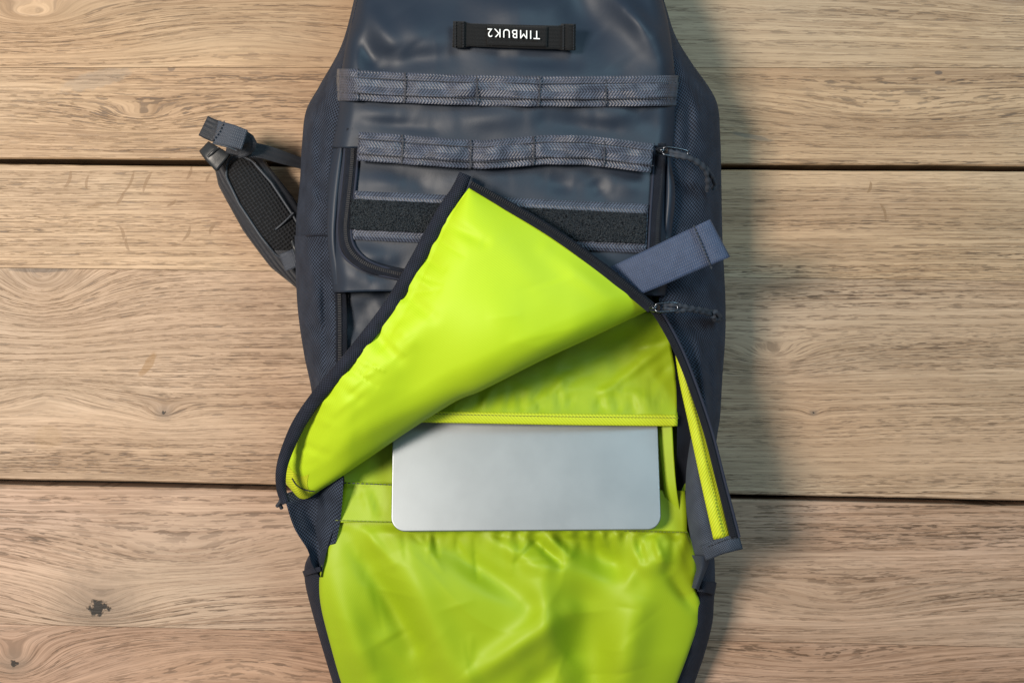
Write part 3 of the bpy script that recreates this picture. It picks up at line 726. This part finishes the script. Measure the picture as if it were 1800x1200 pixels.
# sleeve over the laptop
RS = random.Random(9); SS = []
for k in range(30):                                   # small pleats standing on the hem
    x = RS.uniform(740, 1188); l = RS.uniform(18, 70)
    SS.append((x, 728, x + RS.uniform(-.3, .9) * l, 724 - l, RS.uniform(3, 6), RS.choice((-1, 1)) * RS.uniform(.0010, .0022)))
for k in range(12):
    x = RS.uniform(860, 1180); y = RS.uniform(580, 690); l = RS.uniform(40, 110)
    SS.append((x, y, x + l, y - l * RS.uniform(.3, .9), RS.uniform(5, 9), RS.choice((-1, 1)) * RS.uniform(.0008, .0018)))
SF = [(1180, 600, 1060, 690, 9, .004), (1150, 570, 1000, 650, 16, -.0025), (1000, 660, 940, 715, 8, .003), (900, 680, 890, 722, 7, -.0025), (930, 690, 925, 722, 6, .0025), (1060, 690, 1050, 722, 6, -.002), (1120, 690, 1125, 722, 6, .002), (860, 690, 850, 722, 6, .002), (980, 680, 985, 720, 6, -.002), (1180, 640, 1150, 670, 7, -.002), (1150, 600, 1120, 640, 10, .002)]
g = coons([(760, 548), (720, 640), (700, 728)], [(1160, 548), (1178, 600), (1190, 680), (1191, 730)], None, [(700, 722), (780, 723), (1000, 727), (1191, 729)], 90, 50,
          lambda x, y, u, v: lerp(.086, .104, v) - .016 * u + .008 * u * smooth(.4, 0, v) * 3 - .004 * math.sin(math.pi * v) + crease(x, y, SF) + .0020 * (ridged(x, y, .009, 91) - .5) + sharp(x, y, SS) + .0016 * nz(x, y, .03, 92))
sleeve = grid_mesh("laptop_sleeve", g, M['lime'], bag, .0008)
hem = [(700, 732, .1048), (780, 733, .1034), (1000, 737, .0984), (1191, 739, .0905)]
ribbon("sleeve_hem", hem, 20, M['lime_twill'], sleeve, n=70, prof=lambda u: .0008 * (1 - u * u), thick=.0016)
dashes("stitching", [(x, y - 5, z + .001) for x, y, z in hem], 6, 4, 1.2, .0006, M['thread_lime'], sleeve)

# opened zip strip at the right
YL = [(1183, 590), (1192, 660), (1209, 740), (1228, 830), (1254, 948)]
YR = [(1186, 585), (1212, 662), (1236, 740), (1257, 830), (1283, 942)]
zs_ = lambda x, y, u, v: lerp(.124, .118, v) + .003 * math.sin(math.pi * u) + .0012 * nz(x, y, .03, 95)
facing = grid_mesh("zip_facing", coons(YL, YR, None, None, 12, 60, zs_), M['lime_twill'], bag, .0012)
dashes("stitching", [(lerp(a[0], b[0], .62), lerp(a[1], b[1], .62), lerp(.128, .1225, i / 39)) for i, (a, b) in enumerate(zip(curve(YL, 40), curve(YR, 40)))][8:], 6, 4, 1.2, .0005, M['thread_lime'], facing)
g = coons([(1214, 770), (1206, 830), (1206, 890), (1214, 945), (1226, 990)], [(1219, 770), (1232, 835), (1242, 890), (1256, 944), (1262, 970)], None, None, 16, 50,
          lambda x, y, u, v: lerp(.100, .1165, u) + .005 * math.sin(math.pi * u) + .002 * nz(x, y, .03, 97))
for row in g: row.insert(0, (row[0][0] + 4, row[0][1], row[0][2] - .02))
grid_mesh("zip_flank", g, M['cordura_grey'], bag)
ZE = [(1146, 538, .142), (1164, 564, .134), (1192, 618, .130), (1218, 684, .129), (1244, 762, .127), (1266, 848, .125), (1291, 944, .122)]
ribbon("main_zip_tape", ZE, [(0, 16), (.3, 13), (1, 14)], M['ziptape'], bag, n=90, prof=lambda u: .0015 * (1 - u * u))
dashes("main_zip_teeth", [(x, y, z + .0022) for x, y, z in ZE], 3.6, 2.0, 6.5, .0014, M['zip'], bag, offs=1)
tube("zip_piping", [(x + 8, y - 1, z - .0005) for x, y, z in ZE], .0014, M['bind'], bag, n=70)
# end tab wrapped in tape
tabp = [(1236, 972, .112), (1262, 962, .120), (1284, 955, .122), (1302, 950, .116)]
tab = ribbon("zip_end_tab", tabp, [(0, 30), (.4, 27), (1, 30)], M['cordura_grey'], bag, n=24, nu=9, thick=.004, prof=lambda u: .002 * (1 - u * u), zadd=lambda x, y, u, t: .001 * nz(x, y, .08, 4))
dashes("stitching", [(1245, 960, .1195), (1270, 950, .1245), (1296, 942, .1215)], 5, 3.4, 1.6, .001, M['thread'], tab)
# turned corner under the tab
g = coons([(1216, 975), (1224, 996), (1220, 1015), (1216, 1032)], [(1248, 978), (1244, 995), (1236, 1015), (1228, 1036)], None, None, 12, 30,
          lambda x, y, u, v: lerp(.108, .082, v) + .008 * math.sin(math.pi * u))
for row in g: row.insert(0, (row[0][0] + 2, row[0][1], row[0][2] - .015)); row.append((row[-1][0] - 3, row[-1][1], row[-1][2] - .015))
grid_mesh("corner_fold", g, M['cordura_grey'], bag)

# ------------------------------------------------------------------ folded-back flap
FL = [(824, 330), (785, 386), (740, 466), (696, 540), (636, 618), (572, 693), (534, 747), (508, 798), (498, 828), (504, 852)]
FR = [(826, 330), (890, 368), (970, 417), (1050, 474), (1108, 520), (1139, 546)]
FB = [(504, 852), (532, 877), (572, 856), (640, 811), (720, 757), (800, 707), (850, 686), (950, 636), (1050, 590), (1139, 548)]
FF = [(715, 522, 760, 556, 12, -.0028), (785, 392, 850, 425, 11, -.0026), (742, 452, 780, 470, 7, -.0012), (660, 590, 700, 630, 13, -.0034), (690, 560, 720, 600, 14, .0020), (592, 676, 630, 702, 10, -.0020), (556, 735, 585, 748, 7, .0012),
      (540, 785, 575, 800, 7, -.002), (880, 420, 960, 520, 30, .002), (900, 640, 1060, 560, 14, .003), (960, 440, 1100, 545, 16, .002), (650, 760, 800, 690, 16, .003)]
RF = random.Random(5); FS = []
for k in range(22):                                   # puckers off the bound edge
    t = RF.uniform(.08, .95); q = curve(FL, 100)[int(t * 99)]; a = RF.uniform(-.5, .9); l = RF.uniform(25, 75)
    FS.append((q[0] - 8, q[1] - 6, q[0] + math.cos(a) * l, q[1] + math.sin(a) * l, RF.uniform(3, 7), RF.choice((-1, 1)) * RF.uniform(.0010, .0022)))
for k in range(7):
    q = (RF.uniform(700, 1000), RF.uniform(450, 650)); a = RF.uniform(-.6, .4); l = RF.uniform(60, 160)
    FS.append((q[0], q[1], q[0] + math.cos(a) * l, q[1] + math.sin(a) * l, RF.uniform(8, 16), RF.choice((-1, 1)) * RF.uniform(.0006, .0012)))
def z_flap(x, y, u, v):
    # follows the bag at the top, arches over the opening, falls at the tip
    base = .162 - .030 * smooth(620, 500, x) - .020 * smooth(680, 860, y)
    base += .018 * math.sin(math.pi * u) * math.sin(math.pi * v) ** .8 + .014 * smooth(.4, .9, v) * math.sin(math.pi * u) * smooth(.3, .65, u) - .012 * smooth(1000, 1139, x)
    base -= .018 * smooth(.5, 1, v) * smooth(.75, .35, u)
    e = clamp((v - .86) / .14)
    base -= .026 * (1 - math.sqrt(max(0, 1 - e * e)))
    return base + (crease(x, y, FF) + .0025 * nz(x, y, .008, 101) + sharp(x, y, FS) + .0011 * math.exp(-u * 14) * math.sin(v * 70 + 6 * nz(x, y, .01, 7))) * (1 - .6 * e)
NV = 110
g = coons(FL, FR, [(824, 330), (826, 330)], FB, 110, NV, z_flap)
edge = g[-1]
for k in range(1, 7):
    q = k / 6; row = []
    for i, p in enumerate(edge):
        pin = g[NV - 14][i]
        row.append((lerp(p[0], pin[0], .55 * q * q), lerp(p[1], pin[1], .55 * q * q), p[2] - .012 * math.sin(q * math.pi / 2)))
    g.append(row)
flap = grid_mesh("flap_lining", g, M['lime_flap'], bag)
BL = [(816, 308), (808, 330), (776, 380), (732, 460), (688, 535), (629, 612), (565, 688), (527, 742), (503, 795), (494, 830), (495, 862), (503, 884)]
def zb(x, y): return .155 - .030 * smooth(620, 500, x) - .018 * smooth(680, 860, y) + .0060
bcv = curve(BL, 60)
def bz(x, y, u, t): return .0012 * nz(x, y, .06, 111) - .006 * (u < -.6) * 0
ribbon("flap_binding", [(x, y, zb(x, y)) for x, y in bcv], [(0, 22), (.1, 26), (.5, 25), (.8, 24), (1, 16)], M['bind'], bag, n=150, nu=11, thick=.003,
       prof=lambda u: .0030 * (1 - u * u), zadd=bz)
ribbon("flap_corner_tape", [(800, 345, .156), (810, 325, .1575), (818, 306, .154)], [(0, 26), (1, 22)], M['bind'], bag, n=16, thick=.003, prof=lambda u: .002 * (1 - u * u))
FZ = [(826, 324), (890, 360), (970, 408), (1052, 466), (1112, 514), (1146, 542)]
fz = [(x, y, z_flap(x, y, 1, .5) + .0015 - .003 * smooth(1080, 1146, x)) for x, y in curve(FZ, 40)]
ribbon("flap_zip_tape", fz, [(0, 13), (.2, 18), (1, 20)], M['ziptape'], bag, n=90, prof=lambda u: .0012 * (1 - u * u), thick=.002)
dashes("flap_zip_teeth", [(x + 1, y - 1, z + .002) for x, y, z in fz], 3.7, 2.0, 6.5, .0014, M['zip'], bag, offs=2)
fpts = [p for row in g[:NV] for p in row if p[0] < 620 and p[1] > 780]
def on_flap(x, y): return min(fpts, key=lambda p: (p[0] - x) ** 2 + (p[1] - y) ** 2)[2]
hemg = [[(p[0], p[1], p[2] + .0004) for p in row[0:9]] for row in g[NV - 8:NV]]
grid_mesh("flap_hem", hemg, M['lime_twill'], bag)
tube("hem_stitch", [(x, y, on_flap(x, y) + .0018) for x, y in ((513, 840), (520, 851), (530, 858), (542, 862), (553, 863))], .0005, M['thread'], bag, n=24, seg=6)
# little cord at the hinge
tube("zip_cord", [(503, 878, .07), (496, 876, .066), (492, 884, .063), (495, 893, .060)], .0017, M['cord'], bag, n=20)
tube("zip_cord", [(500, 872, .07), (494, 880, .067), (487, 889, .062)], .0016, M['cord'], bag, n=20)

# wide webbing tab at the right
wt = ribbon("webbing_tab", [(1070, 506, .138), (1110, 488, .146), (1160, 466, .152), (1210, 443, .156), (1262, 420, .158)], [(0, 64), (.5, 70), (1, 74)], M['web_fine'], bag, n=60, nu=15, thick=.0022,
            prof=lambda u: .0012 * (1 - u * u))
ribbon("tab_fold", [(1232, 434, .1595), (1246, 427, .1612), (1262, 420, .1605), (1266, 418, .1585)], [(0, 73), (1, 75)], M['web_fine'], wt, n=16, nu=15, thick=.0026)
dashes("stitching", [(1220, 398, .1605), (1234, 432, .1622), (1250, 470, .1605)], 6, 4.6, 2.6, .0012, M['thread'], wt)

# zip pulls
def pull(sx, sy, z, a, ln, cord1, cord2):
    ca, sa = math.cos(a), math.sin(a)
    q = lambda u, v, dz: (sx + u * ca - v * sa, sy + u * sa + v * ca, z + dz)
    sl = tube("zip_slider", [q(-8, 0, 0), q(-4, 0, .0015), q(4, 0, .0018), q(9, 0, .0006)], .0036, M['metal'], bag, n=14, seg=10, taper=lambda t: .55 + .45 * math.sin(math.pi * t))
    tube("slider_bridge", [q(-5, 0, .003), q(-2, 0, .0062), q(4, 0, .0062), q(8, 0, .003)], .0010, M['metal'], sl, n=12)
    tube("pull_frame", [q(2, -2, .005), q(8, -7, .006), q(ln, -7, .0055), q(ln + 4, 0, .005), q(ln, 7, .0055), q(8, 7, .006), q(2, 2, .005)], .0009, M['metal'], sl, n=40)
    tube("pull_cord", cord1, .0018, M['cord'], sl, n=40, taper=lambda t: 1 + .25 * math.sin(t * 55))
    tube("pull_cord", cord2, .0018, M['cord'], sl, n=40, taper=lambda t: 1 + .25 * math.sin(t * 60))
pull(1163, 264, .141, .18, 42, [(1176, 266, .146), (1200, 272, .147), (1222, 284, .142), (1240, 300, .132), (1244, 322, .122), (1243, 336, .115)],
     [(1176, 272, .146), (1204, 277, .147), (1226, 284, .140), (1246, 302, .128), (1256, 322, .112), (1254, 334, .108)])
pull(1149, 541, .146, -.05, 38, [(1166, 535, .150), (1190, 536, .150), (1212, 541, .143), (1236, 545, .128), (1256, 550, .108), (1268, 558, .094)],
     [(1166, 541, .150), (1190, 546, .149), (1212, 544, .142), (1238, 549, .126), (1258, 556, .106), (1264, 564, .096)])
# knot of the lower cord
tube("cord_knot", [(1252, 551, .116), (1258, 548, .115), (1263, 556, .109), (1258, 562, .109), (1254, 556, .116)], .0020, M['cord'], bag, n=24)

# ------------------------------------------------------------------ shoulder strap
strap = ribbon("shoulder_strap", [(404, 270, .030), (428, 310, .036), (462, 362, .040), (500, 418, .040), (545, 480, .034), (580, 530, .02)],
               [(0, 66), (.12, 92), (.4, 106), (.65, 100), (.85, 66), (1, 50)], M['web_dark'], bag, n=70, nu=21, thick=.012,
               prof=lambda u: -.008 * abs(u) ** 3)
ribbon("strap_mesh", [(412, 284, .0345), (430, 312, .038), (462, 360, .0425), (494, 408, .0425), (520, 444, .038)],
       [(0, 30), (.08, 52), (.35, 66), (.7, 66), (.9, 60), (1, 46)], M['mesh'], strap, n=60, nu=15, thick=.002, prof=lambda u: -.003 * u * u)
mc = curve([(412, 284), (430, 312), (462, 360), (494, 408), (520, 444)], 30)
ml = []; mr = []
for j, p in enumerate(mc):
    a, b = mc[max(0, j - 1)], mc[min(29, j + 1)]; l = math.hypot(b[0] - a[0], b[1] - a[1]); nx, ny = (b[1] - a[1]) / l, -(b[0] - a[0]) / l
    w = interp([(0, 30), (.08, 52), (.35, 66), (.7, 66), (.9, 60), (1, 46)], j / 29) / 2 + 1
    z = interp([(0, .034), (.15, .037), (.5, .041), (.8, .041), (1, .036)], j / 29)
    ml.append((p[0] + nx * w, p[1] + ny * w, z)); mr.append((p[0] - nx * w, p[1] - ny * w, z))
tube("strap_piping", ml[::-1] + [(406, 277, .036)] + mr, .0012, M['piping'], strap, n=110, seg=8)
tube("strap_seam", [(484, 404, .0435), (500, 390, .0445), (516, 374, .0435)], .0009, M['piping'], strap, n=16)
ribbon("strap_keeper", [(496, 462, .046), (512, 456, .050), (530, 448, .048)], 32, M['web_strap'], strap, n=12, thick=.002)
tube("keeper_ring", [(514, 424, .050), (518, 436, .052), (522, 448, .050)], .0016, M['plastic'], strap, n=12)
# strap adjuster: buckle and folded webbing
bk = ribbon("strap_buckle", [(358, 257, .041), (370, 268, .045), (392, 286, .044)], [(0, 24), (.4, 32), (1, 40)], M['plastic'], bag, n=16, nu=9, thick=.005, prof=lambda u: .0015 * (1 - u ** 4))
tube("buckle_bar", [(366, 276, .0455), (374, 268, .047), (384, 260, .0455)], .0016, M['plastic'], bk, n=14)
ad = ribbon("strap_webbing", [(398, 258, .048), (425, 262, .050), (460, 266, .046), (500, 278, .036), (545, 292, .022)], [(0, 22), (.3, 26), (.6, 24), (1, 18)], M['web_dark'], bag, n=40, thick=.002)
ribbon("webbing_end", [(357, 221, .062), (374, 229, .066), (398, 236, .067)], [(0, 38), (.5, 39), (1, 38)], M['web_dark'], ad, n=20, nu=11, thick=.005, prof=lambda u: .001 * (1 - u * u))
ribbon("webbing_fold", [(379, 232, .0695), (404, 238, .0730), (430, 246, .0705)], [(0, 41), (.6, 39), (1, 36)], M['web_strap'], ad, n=24, nu=11, thick=.005)
ribbon("webbing_turn", [(428, 247, .066), (434, 252, .060), (428, 258, .054), (415, 262, .052)], 34, M['web_dark'], ad, n=16, thick=.002)
dashes("stitching", [(372, 246, .072), (382, 232, .0735), (394, 214, .072)], 5, 3.4, 2.4, .0012, M['thread'], ad)
tube("webbing_edge", [(374, 252, .0712), (398, 258, .0735), (416, 265, .0715)], .0008, M['piping'], ad, n=14)

# ------------------------------------------------------------------ laptop
lap = link(bpy.data.objects.new("laptop", None), None)
lap["label"] = "closed silver aluminium laptop slid into the lime sleeve of the backpack"
lap["category"] = "laptop"
def slab(name, w, l, r, z0, z1, ev, mat, parent, soft=True):
    """rounded plate, long axis y from 0 (front edge) to l, edges eased by ev"""
    prof = [(0.0 if not soft else ev, z0)] + [(ev * (1 - math.sin(a)), z0 + ev * (1 - math.cos(a))) for a in [math.radians(d) for d in (30, 60, 90)]] \
         + [(ev * (1 - math.cos(a)), z1 - ev * (1 - math.sin(a))) for a in [math.radians(d) for d in (0, 25, 50, 70, 90)]]
    verts = []; nring = 0; out = []
    for cx_, cy_, a0 in ((w / 2 - r, r, -90), (w / 2 - r, l - r, 0), (-w / 2 + r, l - r, 90), (-w / 2 + r, r, 180)):
        for k in range(11):
            a = math.radians(a0 + 9 * k); out.append((cx_, cy_, math.cos(a), math.sin(a)))
    n = len(out)
    for ins, z in prof:
        for cx_, cy_, c, s in out: verts.append((cx_ + c * (r - ins), cy_ + s * (r - ins), z))
    faces = []
    for q in range(len(prof) - 1):
        for k in range(n):
            k2 = (k + 1) % n; faces.append((q * n + k, q * n + k2, (q + 1) * n + k2, (q + 1) * n + k))
    faces.append(tuple(reversed(range(n)))); faces.append(tuple((len(prof) - 1) * n + k for k in range(n)))
    o = raw_mesh(name, verts, faces, mat, parent, True)
    o.data.polygons[len(faces) - 1].use_smooth = False; o.data.polygons[len(faces) - 2].use_smooth = False
    return o
LW, LL = 0.2215, 0.304
slab("base", LW, LL, .0115, 0, .0085, .0028, M['alu'], lap)
slab("lid", LW, LL, .0115, .0090, .0135, .0009, M['alu'], lap)
slab("seam_gasket", LW - .003, LL - .003, .0105, .0082, .0093, .0002, M['rubber'], lap)
for fx, fy in ((-.085, .03), (.085, .03), (-.085, .27), (.085, .27)):
    f = slab("foot", .012, .012, .0058, -.0016, .0002, .0005, M['rubber'], lap); f.location = (fx, fy, 0)
th = math.atan2((TILT_Z0 - TILT_Z1), (Vector(W(925, 745, TILT_Z1)) - Vector(W(925, 932, TILT_Z0))).xy.length)
p = Vector(W(925, 932, TILT_Z0)); lap.rotation_euler = (-th, 0, math.radians(.4))
lap.location = p - Vector((0, math.sin(th), math.cos(th))) * .0135
